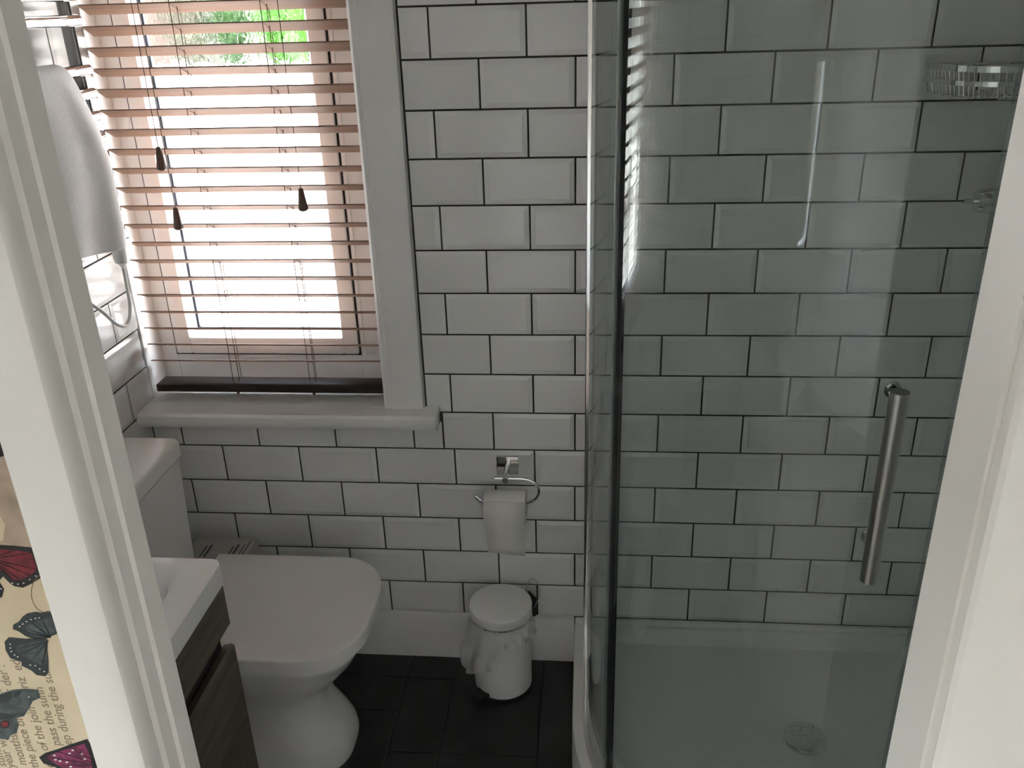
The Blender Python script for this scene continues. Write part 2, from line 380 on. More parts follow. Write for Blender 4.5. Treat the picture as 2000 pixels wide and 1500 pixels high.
obj('edge_strip', B(SX1 + .004, SX1 + .013, FY - .006, FY + .002, SZ0 - .012, SZ1, bev=.002), 'upvc', win)
obj('spacer_bar', frame_bars(GX0 + .006, GX1 - .006, GZ0 + .006, GZ1 - .006, GX0 + .017, GX1 - .014, GZ0 + .017, GZ1 - .014, FY + .024, FY + .036, 0), 'spacer', win)
obj('pane', B(GX0, GX1, FY + .038, FY + .042, GZ0, GZ1), 'obscure', win, smooth=False)
# ------------------------------------------------------------------ doorway lining and architraves
ZT = 2.0
def lining(side):
    s = 1 if side == 'l' else -1; j = JL if side == 'l' else JR
    ys = CAM.y
    pts = [(j - s * LT, ys + .59), (j, ys + .59)]
    if side == 'l': pts += [(j, ys + .567), (j - .0025, ys + .564), (j - .0025, ys + .548), (j - .0055, ys + .544), (j - .006, ys + .5315)]
    else: pts += [(j, ys + .5315)]
    pts += [(j - s * LT, ys + .5315)]
    return pts
for n, side, lab in ((5, 'l', 'white painted door lining at the left of the doorway'), (6, 'r', 'white painted door lining at the right of the doorway')):
    tag(obj('trim_%d' % n, prism(lining(side), 0, ZT), 'jamb', angle=25), lab, kind='structure')
tag(obj('trim_7', B(JL, JR, CAM.y + .5315, CAM.y + .59, ZT, ZT + LT), 'jamb'), 'white painted head lining of the doorway', kind='structure')
def arch(x_in, s):
    y0 = CAM.y + .531
    p = [(0, 0), (0, -.011), (.002, -.0145), (.006, -.0165), (.010, -.0172), (.016, -.0188), (.022, -.019), (.041, -.019), (.044, -.016), (.044, 0)]
    return [(x_in + s * a, y0 + b) for a, b in p]
tag(obj('trim_8', prism(arch(JL - .0012, -1), 0, ZT + .05), 'jamb', angle=30), 'white moulded architrave beside the butterfly wallpaper', kind='structure')
tag(obj('trim_9', prism(arch(JR + .003, 1.6), 0, ZT + .05), 'jamb', angle=30), 'white moulded architrave at the right edge of the doorway', kind='structure')
# ------------------------------------------------------------------ wallpaper print (flat print on the hall face of the doorway wall)
PY = YH - .0002
def flat(name, pts, mat, parent, lift=0, px=True):
    bm = bmesh.new()
    vs = []
    for p in pts:
        q = at_y(p[0], p[1], PY - lift) if px else Vector((p[0], PY - lift, p[1]))
        vs.append(bm.verts.new(q))
    f = bm.faces.new(vs); f.normal_update()
    if f.normal.y > 0: f.normal_flip()
    me = bpy.data.meshes.new(name); bm.to_mesh(me); bm.free(); me.materials.append(M[mat])
    o = bpy.data.objects.new(name, me); C.objects.link(o); o.parent = parent; return o
Zm = lambda l: [(x / 4.055, 1130 + y / 4.055) for x, y in l]
def shrink(pts, k, cx=None, cyy=None):
    ax = sum(p[0] for p in pts) / len(pts) if cx is None else cx; ay = sum(p[1] for p in pts) / len(pts) if cyy is None else cyy
    return [(ax + (x - ax) * k, ay + (y - ay) * k) for x, y in pts]
def dots(pts, n0, n1, k, size, par, mat='b_dot'):
    bm = bmesh.new()
    for a in pts:
        e = []
        for q in range(6):
            t = q * math.pi / 3; e.append(bm.verts.new(at_y(a[0] + size * 1.3 * math.cos(t), a[1] + size * .8 * math.sin(t), PY - .0005)))
        bm.faces.new(e)
    obj('spots', bm, mat, par, smooth=False)
butt = []
def wing(outer, mats, holes=(), par=None, kin=.8, spots=(), ss=1.6):
    o = flat('butterfly_print' if par is None else 'wing', outer, mats[0], par or wall_front, .0001)
    for h in holes: flat('wing_cell', h, mats[1], o, .0003)
    if spots: dots(spots, 0, 0, 0, ss, o)
    butt.append(o); return o
red = [(-60, 1100), (-30, 1062), (30, 1066), (66, 1070), (84, 1120), (78, 1130), (62, 1140), (45, 1148), (28, 1145), (18, 1138), (6, 1126), (-2, 1135), (8, 1150), (4, 1166), (-10, 1172), (-40, 1160)]
wing(red, ('b_black', 'b_red'), ([(-50, 1095), (-25, 1072), (30, 1074), (62, 1080), (72, 1112), (60, 1124), (40, 1133), (24, 1132), (10, 1115), (-15, 1112)],), spots=[(24, 1139), (35, 1141), (46, 1139), (58, 1132), (70, 1125), (2, 1150)])
up = Zm([(385, 255), (330, 270), (280, 262), (215, 275), (180, 300), (150, 340), (105, 365), (100, 400), (150, 420), (200, 455), (270, 480), (360, 478), (470, 430), (480, 330)])
lowr = Zm([(380, 490), (300, 488), (180, 475), (70, 465), (35, 500), (45, 570), (80, 630), (170, 660), (170, 690), (250, 730), (290, 765), (360, 775), (385, 740), (385, 650), (375, 560)])
wing(up, ('b_dark', 'b_green'), (Zm([(400, 300), (330, 325), (250, 350), (195, 390), (230, 430), (280, 462), (350, 462), (440, 420), (440, 340)]),), spots=Zm([(310, 312), (280, 316), (245, 325), (210, 340), (180, 360), (155, 380)]))
wing(lowr, ('b_dark', 'b_green'), (Zm([(360, 505), (270, 500), (150, 525), (120, 560), (160, 600), (250, 650), (330, 690), (378, 672), (368, 570)]),), spots=Zm([(80, 520), (82, 550), (90, 578), (115, 605), (140, 620), (240, 685), (280, 690), (315, 715), (350, 735)]))
flat('butterfly_print', Zm([(200, 478), (360, 480), (390, 495), (350, 512), (230, 492)]), 'b_dark', wall_front, .0006)
b3 = Zm([(-150, 1000), (0, 915), (100, 880), (200, 872), (300, 880), (320, 945), (260, 970), (225, 1040), (190, 1090), (130, 1105), (150, 1160), (130, 1225), (85, 1240), (65, 1280), (0, 1265), (-120, 1200)])
o3 = wing(b3, ('b_green', 'b_dark'), (Zm([(0, 925), (90, 895), (100, 940), (60, 975), (0, 990)]), Zm([(110, 900), (180, 885), (150, 930), (110, 945)]), Zm([(-20, 1060), (90, 1075), (160, 1060), (100, 1110), (-20, 1115)])), spots=Zm([(228, 938)]))
flat('eye_spot', Zm([(38 + 42 * math.cos(k * .7854), 1155 + 34 * math.sin(k * .7854)) for k in range(8)]), 'b_black', o3, .0004)
flat('eye_spot', Zm([(38 + 30 * math.cos(k * .7854), 1155 + 24 * math.sin(k * .7854)) for k in range(8)]), 'b_red', o3, .0005)
def veins(o, root, tips, w=.0004):
    for t in tips: obj('vein', T([at_y(*root, PY - .00045), at_y((root[0] + t[0]) / 2 + 1.5, (root[1] + t[1]) / 2, PY - .00045), at_y(*t, PY - .00045)], [w, w * .9, w * .4], 4), 'b_black', o)
veins(butt[0], (-20, 1092), [(30, 1074), (62, 1080), (72, 1112), (60, 1124), (40, 1133), (24, 1132)])
veins(butt[1], Zm([(400, 470)])[0], Zm([(330, 325), (250, 350), (195, 390), (230, 430)]))
veins(butt[2], Zm([(368, 500)])[0], Zm([(120, 560), (160, 600), (250, 650), (330, 690)]))
b4 = Zm([(308, 1415), (360, 1380), (460, 1350), (560, 1312), (690, 1270), (730, 1330), (770, 1500), (780, 1580), (560, 1560), (440, 1495), (345, 1465)])
wing(b4, ('b_black', 'b_mag'), (Zm([(360, 1415), (460, 1372), (560, 1340), (670, 1305), (720, 1420), (740, 1560), (580, 1545), (460, 1480)]),), spots=Zm([(430, 1400), (440, 1435), (475, 1445), (530, 1455), (550, 1385), (575, 1360), (560, 1490), (650, 1390), (670, 1430)]), ss=2.4)
veins(butt[-1], Zm([(800, 1480)])[0], Zm([(360, 1415), (460, 1372), (560, 1340), (460, 1480), (580, 1545)]))
flat('rose_print', [(-60, 890), (20, 888), (34, 930), (48, 985), (60, 1040), (66, 1066), (0, 1066), (-60, 1060)], 'b_taupe', wall_front, .00005)
flat('rose_print', [(-60, 1010), (0, 1008), (10, 1025), (6, 1055), (-20, 1064), (-60, 1064)], 'wallpaper', wall_front, .0001)
flat('butterfly_print', [(-50, 850), (-10, 860), (8, 868), (20, 880), (4, 892), (-50, 895)], 'b_black', wall_front, .0001)
bm = bmesh.new(); tube(bm, [at_y(89 + 28 * math.cos(a), 1158 + 38 * math.sin(a), PY) for a in [k * math.pi / 16 for k in range(32)]], .00035, 4, closed=True)
obj('stamp_ring', bm, 'text', wall_front)
def text_line(s, xp, yp, size=.0122):
    cu = bpy.data.curves.new('script', 'FONT'); cu.body = s; cu.size = size; cu.offset = .00012
    to = bpy.data.objects.new('script', cu); C.objects.link(to)
    dg = bpy.context.evaluated_depsgraph_get(); me = bpy.data.meshes.new_from_object(to.evaluated_get(dg))
    bpy.data.objects.remove(to); me.materials.clear(); me.materials.append(M['text'])
    p = at_y(xp, yp, PY - .00003)
    # local x -> up, local y -> left (-x), facing the hall
    me.transform(Matrix(((0, -1, 0, p.x), (0, 0, -1, p.y), (1, 0, 0, p.z), (0, 0, 0, 1))))
    o = bpy.data.objects.new('printed_script', me); C.objects.link(o); o.parent = wall_front
for s, xz, yz in (('keep during the summer', 600, 1400), ('to pass the sunn', 515, 1420), ('out of the join  horiz  ed', 430, 1500), ('the piece of  horir der :', 310, 1500), ('months, for order to rece', 215, 1480),
                  ('year wear , v.  ative and', 120, 1500), ('summer  and', 55, 1490)):
    text_line(s, xz / 4.055, 1130 + yz / 4.055)
# ------------------------------------------------------------------ venetian blind
bl = empty('venetian_blind', (-.47, .04, SZ)); tag(bl, 'brown wooden venetian blind with tilted slats hanging in the window', 'blind')
BX0, BX1, BYC, TA = -.762, -.171, .042, math.radians(23.5)
def slat_bm():
    bm = bmesh.new(); n = 6; up_, dn = [], []
    for k in range(n + 1):
        s = -.025 + .05 * k / n; h = .0012 * (1 - (2 * k / n - 1) ** 2)
        up_.append((s, h + .0014)); dn.append((s, h - .0014))
    pr = up_ + dn[::-1]
    rot = lambda s, h: (s * math.cos(TA) + h * math.sin(TA), -s * math.sin(TA) + h * math.cos(TA))
    loft([[(x, *rot(s, h)) for s, h in pr] for x in (-(BX1 - BX0) / 2, (BX1 - BX0) / 2)], bm=bm); return bm
sm = mesh_of(slat_bm(), 'slat', True, 30, 'slat')
zs = [.885 - .0085 + .0432 * k for k in range(25)]
for z in zs:
    o = bpy.data.objects.new('slat', sm); C.objects.link(o); o.parent = bl; o.matrix_parent_inverse = bl.matrix_world.inverted()
    o.location = ((BX0 + BX1) / 2, BYC, z); o.rotation_euler = (random.gauss(0, .012), random.gauss(0, .0012), 0)
obj('bottom_rail', B(BX0 + .003, BX1, .012, .068, .802, .822, bev=.003), 'rail', bl)
obj('head_rail', B(BX0, BX1, .016, .068, 1.955, 2.012, bev=.003), 'rail', bl)
for lx in (-.555, -.357):
    for yy, nm in ((BYC - .0255, 'ladder_string'), (BYC + .0255, 'ladder_string')):
        obj(nm, T([(lx, yy, .803), (lx, yy, 1.955)], .0009, 5), 'string', bl)
    bm = bmesh.new()
    for z in zs: tube(bm, [(lx + .002, BYC - .0255, z + .0075), (lx + .002, BYC + .0255, z - .0112)], .0006, 4)
    obj('ladder_rung', bm, 'string', bl)
    obj('lift_cord', T([(lx + .006, BYC - .003, .795), (lx + .006, BYC - .003, 1.955)], .0009, 5), 'string', bl)
    obj('cord_knot', lathe([(.001, .792), (.004, .794), (.004, .80), (.002, .803)], lx + .004, BYC - .018, 10), 'string', bl)
def tassel(px, py, ztop, yy):
    p = at_y(px, py, yy)
    cdo = obj('pull_cord', T([(p.x, yy, p.z + .024), (p.x, yy, 1.96)], .0009, 5), 'string', bl)
    prof = [(.002, .0265), (.005, .025), (.007, .014), (.0098, -.007), (.0116, -.0175), (.0112, -.0225), (.007, -.026)]
    obj('tassel', lathe([(r, p.z + z) for r, z in prof], p.x, yy, 18), 'tassel', cdo)
tassel(313, 310, 1.96, .004); tassel(346, 427, 1.96, .008); tassel(590, 390, 1.96, .004)
# ------------------------------------------------------------------ towel rail, towel, element and flex
rail = empty('towel_rail', (-.72, -.3, 1.2)); tag(rail, 'chrome ladder towel rail on the left wall beside the window', 'towel rail')
for yy in (-.076, -.535):
    obj('upright', loft([[(x, y, z) for x, y in rrect(-.742, -.712, yy - .021, yy + .021, .008, 3)] for z in (1.215, 2.1)]), 'railreflect', rail)
    for z in (1.30, 1.95): obj('wall_bracket', T([(XL - .001, yy, z), (-.735, yy, z)], .011, 12), 'chrome', rail)
zr = [1.27, 1.316, 1.362, 1.445, 1.491, 1.537, 1.583, 1.678, 1.724, 1.77, 1.86, 1.906, 1.952, 2.03]
for z in zr: obj('rung', T([(-.708, -.565, z), (-.708, -.083, z)], .0115, 12), 'chrome', rail)
el = obj('heating_element', lathe([(.012, 1.222), (.012, 1.208), (.017, 1.206), (.017, 1.196), (.0175, 1.18), (.015, 1.168), (.008, 1.163), (.004, 1.155)], -.727, -.077, 20), 'plastic', rail)
obj('valve_collar', B(-.745, -.705, -.094, -.055, 1.2, 1.222, bev=.004), 'plastic', rail)
fx = smooth_path([(-.727, -.077, 1.158), (-.727, -.079, 1.11), (-.726, -.087, 1.06), (-.727, -.112, 1.03), (-.73, -.15, 1.045), (-.735, -.20, 1.10), (-.75, -.26, 1.15), (-.772, -.31, 1.17)], 6)
obj('flex', T(fx, .0042, 8), 'cordwhite', rail)
tag(obj('spur_plate', B(XL, XL + .012, -.385, -.30, 1.13, 1.215, bev=.003), 'plastic'), 'white fused spur plate on left wall feeding the towel rail', 'wall plate')
tag(obj('cable_clip', B(XL, XL + .010, -.205, -.188, 1.147, 1.17, bev=.002), 'black'), 'small black clip on the left wall tiles under the towel', 'clip')
bm = bmesh.new(); NU, NV = 26, 44; grid = []
for i in range(NV + 1):
    v = i / NV; row = []
    for j in range(NU + 1):
        u = j / NU
        if v < .12:   # back sheet behind the rung
            q = v / .12; z = 1.42 + (1.583 - 1.42) * q; x = -.726
        elif v < .2:
            a = math.pi * (v - .12) / .08; x = -.708 - .018 * math.cos(a); z = 1.583 + .018 * math.sin(a)
        else:
            q = (v - .2) / .8; z = 1.583 - (1.583 - 1.236) * q; x = -.69 + .012 * min(1, q * 3)
        h = max(0, (1.6 - z) / .36)
        far = -.198 + .078 * min(1, h / .55) ** .7 - .004 * h
        y = -.52 + (far + .52) * u
        fold = .010 * math.sin(u * 9 + .6) * min(1, h * 2) + .006 * math.sin(u * 21 + h * 3) * h
        if v > .2: x += fold + .012 * math.exp(-((u - .86) / .07) ** 2) * min(1, h * 3)
        if v > .2: z += .01 * math.sin(u * 5) * h
        row.append(bm.verts.new((x, y, z)))
    grid.append(row)
for i in range(NV):
    for j in range(NU): bm.faces.new((grid[i][j], grid[i][j + 1], grid[i + 1][j + 1], grid[i + 1][j]))
tw = obj('towel', bm, 'towel', angle=180); tag(tw, 'white terry towel folded over the chrome towel rail', 'towel')
so = tw.modifiers.new('thick', 'SOLIDIFY'); so.thickness = .007; so.offset = 0
tw.modifiers.new('sub', 'SUBSURF').render_levels = 1
# ------------------------------------------------------------------ toilet
to = empty('toilet', (-.45, -.33, 0)); tag(to, 'white close coupled toilet with square soft lid beside the vanity', 'toilet')
TY = -.335; AX = .22
def dshape(xb, xf, hw, rf=.125, N=14):
    # straight back, two large rounded front corners and a slightly bowed front
    pts = []; ry = min(rf, hw * .8); rx = rf * .92; bow = .010
    for k in range(N + 1):
        a = -math.pi / 2 + math.pi / 2 * k / N
        pts.append((xf - bow - rx + rx * math.cos(a), TY - hw + ry + ry * math.sin(a)))
    for k in range(1, 8): pts.append((xf - bow, TY - hw + ry + (2 * hw - 2 * ry) * k / 8))
    for k in range(N + 1):
        a = math.pi / 2 * k / N
        pts.append((xf - bow - rx + rx * math.cos(a), TY + hw - ry + ry * math.sin(a)))
    pts = [(x + bow * max(0, 1 - ((y - TY) / hw) ** 2) * (1 if x > xf - bow - rx else 0), y) for x, y in pts]
    return pts + [(xb, TY + hw), (xb, TY - hw)]
R = [(.0, -.74, -.236, .128), (.02, -.74, -.233, .127), (.05, -.74, -.238, .122), (.085, -.74, -.255, .114), (.12, -.74, -.276, .109), (.155, -.74, -.288, .108), (.19, -.74, -.285, .112), (.23, -.74, -.262, .124),
     (.27, -.74, -.226, .142), (.31, -.74, -.197, .158), (.345, -.74, -.179, .169), (.362, -.74, -.170, .175), (.373, -.74, -.169, .176), (.379, -.74, -.175, .172)]
obj('pan', loft([[(x, y, z) for x, y in dshape(xb, xf, hw, .12)] for z, xb, xf, hw in R]), 'ceramic', to, angle=60)
obj('seat', loft([[(x, y, z) for x, y in dshape(-.59, -.170 - e, .171 - e)] for z, e in ((.3795, .003), (.382, 0), (.3893, 0))]), 'seat', to, angle=50)
obj('lid', loft([[(x, y, z) for x, y in dshape(-.595, -.149 - e, .192 - e)] for z, e in ((.3895, .003), (.392, 0), (.418, 0), (.4215, .001), (.4232, .0035), (.424, .012), (.4245, .06))]), 'seat', to, angle=40)
obj('cistern', loft([[(x, y, z) for x, y in rrect(-.781, -.628 + k, TY - .158 - k, TY + .158 + k, .018)] for z, k in ((.385, -.012), (.40, -.008), (.55, -.004), (.722, .002))]), 'ceramic', to, angle=50)
obj('cistern_lid', loft([[(x, y, z) for x, y in rrect(-.782 + e, -.6215 - e, TY - .1635 + e, TY + .1635 - e, .016)] for z, e in ((.7265, .0035), (.7285, 0), (.758, 0), (.765, .0012), (.7685, .004), (.770, .010))]), 'ceramic', to, angle=40)
obj('flush_button', lathe([(.02, .7695), (.02, .773), (.018, .7745)], -.70, TY, 24), 'chrome', to)
# carton behind the toilet
ct = empty('carton', (-.63, -.06, 0)); tag(ct, 'plain white carton with printed bars between toilet and back wall', 'box')
obj('body', B(-.715, -.548, -.13, -.0175, 0, .385, bev=.003), 'carton', ct)
for x0, x1, ya, yb in ((-.60, -.595, -.06, -.10), (-.59, -.583, -.05, -.10), (-.572, -.569, -.05, -.10), (-.562, -.559, -.03, -.12), (-.672, -.668, -.06, -.11), (-.661, -.656, -.055, -.11)):
    obj('printed_bar', B(x0, x1, yb, ya, .385, .3853), 'ink', ct, smooth=False)
# ------------------------------------------------------------------ vanity
va = empty('vanity_unit', (-.55, -.96, 0)); tag(va, 'dark wood vanity unit with two drawers under the white basin', 'cabinet')
VX, VY0, VY1 = -.296, -1.2, -.722
obj('carcass', B(XL + .001, VX - .022, VY0 + .004, VY1 - .012, .09, .70), 'cabinet', va)
for ya, yb in ((VY0 + .004, VY0 + .02), (VY1 - .028, VY1 - .012)): obj('side_panel', B(XL + .001, VX - .022, ya, yb, .70, .776), 'cabinet', va)
obj('plinth', B(XL + .001, VX - .07, VY0 + .02, VY1 - .03, 0, .09), 'cabinet', va)
bm = bmesh.new(); pr = [(VX - .02, .776), (VX, .776), (VX, .690), (VX - .02, .667)]
loft([[(x, y, z) for x, z in pr] for y in (VY0, VY1 - .006)], bm=bm); obj('drawer', bm, 'drawer', va, angle=20)
bm = bmesh.new(); pr = [(VX - .02, .64), (VX - .006, .644), (VX, .64), (VX, .10), (VX - .02, .10)]
loft([[(x, y, z) for x, z in pr] for y in (VY0, VY1 - .006)], bm=bm); obj('drawer', bm, 'drawer', va, angle=20)
ba = empty('basin', (-.55, -.96, .776)); tag(ba, 'white rectangular ceramic basin on the dark wood vanity unit', 'basin')
bx0, bx1, by0, by1, bz = XL + .001, -.290, -1.21, -.716, .82
rings = []
for e, z, r in ((.004, .777, .02), (.0, .781, .022), (0, bz - .004, .022), (.0015, bz - .001, .022), (.004, bz, .022)):
    rings.append([(x, y, z) for x, y in rrect(bx0 + e * .1, bx1 - e, by0 + e, by1 - e, r)])
for ex, ey, z, r in ((.052, .05, bz, .05), (.058, .056, bz - .004, .05), (.075, .07, bz - .05, .06), (.10, .09, bz - .09, .07), (.13, .12, bz - .104, .05)):
    rings.append([(x, y, z) for x, y in rrect(bx0 + ex + .09, bx1 - ex, by0 + ey, by1 - ey, r)])
obj('bowl', loft(rings), 'ceramic', ba, angle=35)
obj('tap', tube(T([(-.725, -.963, bz - .002), (-.725, -.963, bz + .10)], .018, 16), [(-.725, -.963, bz + .07), (-.62, -.963, bz + .075), (-.60, -.963, bz + .06)], .011, 12), 'chrome', ba)
# ------------------------------------------------------------------ pedal bin
bi = empty('pedal_bin', (.115, -.105, 0)); tag(bi, 'small white pedal bin with a plastic liner hanging over its rim', 'bin')
bcx, bcy = .115, -.105
obj('base_ring', lathe([(.078, 0), (.081, .002), (.081, .008), (.078, .010)], bcx, bcy), 'black', bi)
obj('body', lathe([(.074, .008), (.0765, .010), (.0768, .02), (.0768, .226), (.075, .228)], bcx, bcy), 'enamel', bi)
obj('rim_ring', lathe([(.074, .226), (.0775, .228), (.0775, .236), (.074, .238)], bcx, bcy), 'black', bi)
obj('lid', lathe([(.080, .236), (.0815, .238), (.0815, .261), (.0808, .2635), (.0785, .265), (.05, .2665), (.01, .267)], bcx, bcy), 'enamel', bi, angle=50)
ha = math.radians(35); hx, hy = math.cos(ha), math.sin(ha); nx, ny = -hy, hx
def loc(r, s, z): return (bcx + hx * r + nx * s, bcy + hy * r + ny * s, z)
bm = bmesh.new(); pl = [(.074, -.022), (.098, -.018), (.098, .018), (.074, .022)]
loft([[loc(r, s, z) for r, s in pl] for z in (.195, .25)], bm=bm); obj('hinge', bm, 'black', bi)
bm = T(smooth_path([loc(.086, -.026, .23), loc(.098, -.03, .262), loc(.105, -.018, .286), loc(.107, 0, .292), loc(.105, .018, .286), loc(.098, .03, .262), loc(.086, .026, .23)], 5), .0015, 6)
obj('wire_handle', bm, 'chrome', bi)
pa = math.radians(232); px_, py_ = math.cos(pa), math.sin(pa)
bm = bmesh.new()
def ploc(r, s, z): return (bcx + px_ * r - py_ * s, bcy + py_ * r + px_ * s, z)
loft([[ploc(r, s, z) for r, s in ((.07, -.019), (.106, -.016), (.112, 0), (.106, .016), (.07, .019))] for z in (.012, .022)], bm=bm); obj('pedal', bm, 'black', bi)
rnd = random.Random(3); n = 120; rr = []
for lv in range(15):
    q = lv / 14; ring = []
    for k in range(n):
        a = 2 * math.pi * k / n
        left = max(0, math.cos(a - math.radians(205))) ** 2
        drop = .085 + .055 * left + .010 * math.sin(3 * a + 1) + .006 * math.sin(7 * a) - .028 * max(0, math.cos(a - math.radians(345)))
        rr0 = .0795 + q * (.005 + .030 * left + .006 * max(0, math.cos(a - .3))) + .0032 * (1 - abs(2 * q - 1) * .5) * math.sin(9 * a + 5 * q + 2 * math.sin(3 * a)) + .0026 * math.sin(19 * a - 9 * q + math.sin(5 * a)) * q + .0012 * math.sin(37 * a + 11 * q)
        ring.append((bcx + rr0 * math.cos(a), bcy + rr0 * math.sin(a), .2345 - drop * q))
    rr.append(ring)
obj('liner', loft(rr, False, False), 'liner', bi, angle=180)
# ------------------------------------------------------------------ toilet roll holder and roll
hd = empty('roll_holder', (.134, -.005, .6)); tag(hd, 'chrome open ring toilet roll holder on the tiled wall', 'holder')
obj('backplate', B(.107, .163, -.011, -.0005, .590, .641, bev=.002), 'chrome', hd)
ly = -.066
obj('arm', T([(.135, -.01, .612), (.135, ly - .012, .612)], .0075, 16), 'chrome', hd)
obj('rod', T(smooth_path([(.108, ly, .612), (.135, ly, .612), (.175, ly, .612), (.195, ly, .608), (.211, ly, .595), (.217, ly, .577), (.211, ly, .559), (.196, ly, .547), (.178, ly, .543), (.12, ly, .543), (.082, ly, .543), (.070, ly, .549), (.057, ly, .562)], 6), .0035, 10), 'chrome', hd)
rl = empty('toilet_roll', (.132, ly, .54)); tag(rl, 'part used white toilet roll hanging on the chrome holder', 'toilet roll')
RX0, RX1, rc, RR = .081, .184, .5285, .043
bm = bmesh.new(); nn = 40; prof = [(.018, RX0), (RR - .002, RX0), (RR, RX0 + .001), (RR, RX1 - .001), (RR - .002, RX1), (.018, RX1)]
Rg = [[bm.verts.new((x, ly + r * math.cos(2 * math.pi * k / nn), rc + r * math.sin(2 * math.pi * k / nn))) for k in range(nn)] for r, x in prof]
for i in range(len(Rg)):
    A, Bq = Rg[i], Rg[(i + 1) % len(Rg)]
    for k in range(nn): bm.faces.new((A[k], A[(k + 1) % nn], Bq[(k + 1) % nn], Bq[k]))
obj('roll', bm, 'paper', rl)
bm = bmesh.new(); path = [(ly - (RR + .0006) * math.cos(a), rc + (RR + .0006) * math.sin(a)) for a in [math.radians(50 - 5 * k) for k in range(12)]]
path += [(ly - RR - .0002 + .004 * t, rc - .01 - .098 * t) for t in [k / 6 for k in range(1, 7)]]
A = [bm.verts.new((RX0 + .001 + .006 * max(0, (rc - z) / .1), y, z)) for y, z in path]; Bv = [bm.verts.new((RX1 - .001, y, z - .010 * max(0, (rc - z) / .1))) for y, z in path]
for k in range(len(path) - 1): bm.faces.new((A[k], A[k + 1], Bv[k + 1], Bv[k]))
ts = obj('loose_sheet', bm, 'paper', rl); ts.modifiers.new('t', 'SOLIDIFY').thickness = .0004
# ------------------------------------------------------------------ shower
TX0, TR, TCX, TCY, TYF = .305, .55, .855, -.348, -.898
def qpath(off, nseg=24, x_end=XR - .001, y_back=-.0015):
    r = TR - off; p = [(TX0 + off, y_back), (TX0 + off, TCY)]
    p += [(TCX - r * math.cos(a), TCY - r * math.sin(a)) for a in [k * math.pi / 2 / nseg for k in range(1, nseg)]]
    p += [(TCX, TCY - r), (x_end, TCY - r)]
    return p
def tray_ring(off, z):
    return [(x, y, z) for x, y in qpath(off, 24, XR - .002 - max(0, off - .04) * .5, -.003 - max(0, off - .04) * .5)] + [(XR - .002 - max(0, off - .04) * .5, -.003 - max(0, off - .04) * .5, z)]
tray = empty('shower_tray', (.8, -.4, 0)); tag(tray, 'white quadrant shower tray on the floor under the glass enclosure', 'shower tray')
tz = .128
obj('tray_body', loft([tray_ring(.004, .0), tray_ring(0, .004), tray_ring(0, tz - .006), tray_ring(.002, tz - .001), tray_ring(.006, tz), tray_ring(.072, tz), tray_ring(.082, tz - .004), tray_ring(.098, tz - .034), tray_ring(.112, tz - .040)]), 'acrylic', tray, angle=40)
obj('upstand', B(.3065, XR - .003, -.012, -.0005, tz - .001, .143, bev=.003), 'acrylic', tray)
obj('upstand', B(XR - .012, XR - .0005, -.85, -.0125, tz - .001, .143, bev=.003), 'acrylic', tray)
obj('waste_cover', lathe([(.05, tz - .0401), (.05, tz - .034), (.045, tz - .031), (.01, tz - .030)], .85, -.35, 32), 'chrome', tray)
en = empty('shower_enclosure', (.8, -.4, tz)); tag(en, 'chrome framed quadrant shower enclosure with curved greenish glass door', 'shower enclosure')
GO, GZT = .036, 1.93
def wall_of(path, th, z0, z1):
    pts = [Vector((x, y, 0)) for x, y in path]; nrm = []
    for i in range(len(pts)):
        t = (pts[min(i + 1, len(pts) - 1)] - pts[max(i - 1, 0)]).normalized(); nrm.append(Vector((t.y, -t.x, 0)))
    a = [p + n_ * th / 2 for p, n_ in zip(pts, nrm)]; b = [p - n_ * th / 2 for p, n_ in zip(pts, nrm)]
    ring = a + b[::-1]
    bm = bmesh.new()
    lo = [bm.verts.new((p.x, p.y, z0)) for p in ring]; hi = [bm.verts.new((p.x, p.y, z1)) for p in ring]; n = len(ring)
    for k in range(n): bm.faces.new((lo[k], lo[(k + 1) % n], hi[(k + 1) % n], hi[k]))
    m = len(a)
    for k in range(m - 1):
        bm.faces.new((lo[k], lo[n - 1 - k], lo[n - 2 - k], lo[k + 1])); bm.faces.new((hi[k], hi[k + 1], hi[n - 2 - k], hi[n - 1 - k]))
    return bm
def arc(off, a0, a1, n=28):
    r = TR - off; return [(TCX - r * math.cos(math.radians(a0 + (a1 - a0) * k / n)), TCY - r * math.sin(math.radians(a0 + (a1 - a0) * k / n))) for k in range(n + 1)]
AS = 20.6                                      # angle at which fixed pane and sliding door overlap
fix = [(TX0 + GO, -.014), (TX0 + GO, TCY + .001)] + arc(GO, 0, AS + 2, 14)
obj('fixed_pane', wall_of(fix, .006, tz + .020, GZT), 'shower_glass', en, angle=30)
GD = GO + .016
door = obj('sliding_door', wall_of(arc(GD, AS, 85.5, 40), .006, tz + .028, GZT - .01), 'shower_glass', en, angle=30)
obj('fixed_pane', wall_of(arc(GO, 85, 90, 4) + [(XR - .014, TCY - TR + GO)], .006, tz + .020, GZT), 'shower_glass', en, angle=30)
obj('door_seal', wall_of(arc(GD, AS - .6, AS + .35, 3), .014, tz + .028, GZT - .01), 'gasket', door)
obj('seal_strip', wall_of(arc(GO + .010, AS - 1.2, AS - .6, 3), .008, tz + .022, GZT - .005), 'greyseal', door)
obj('closing_seal', wall_of(arc(GD - .004, 85.6, 86.0, 2), .010, tz + .028, GZT - .01), 'shower_glass', door)
full = qpath(GO, 30, XR - .001, -.001)
obj('bottom_rail', wall_of(full, .022, tz - .0005, tz + .010), 'alu', en, angle=30)
obj('bottom_track', wall_of(full, .010, tz + .010, tz + .022), 'chrome', en, angle=30)
obj('top_rail', wall_of(full, .04, GZT - .02, GZT + .03), 'chrome', en, angle=30)
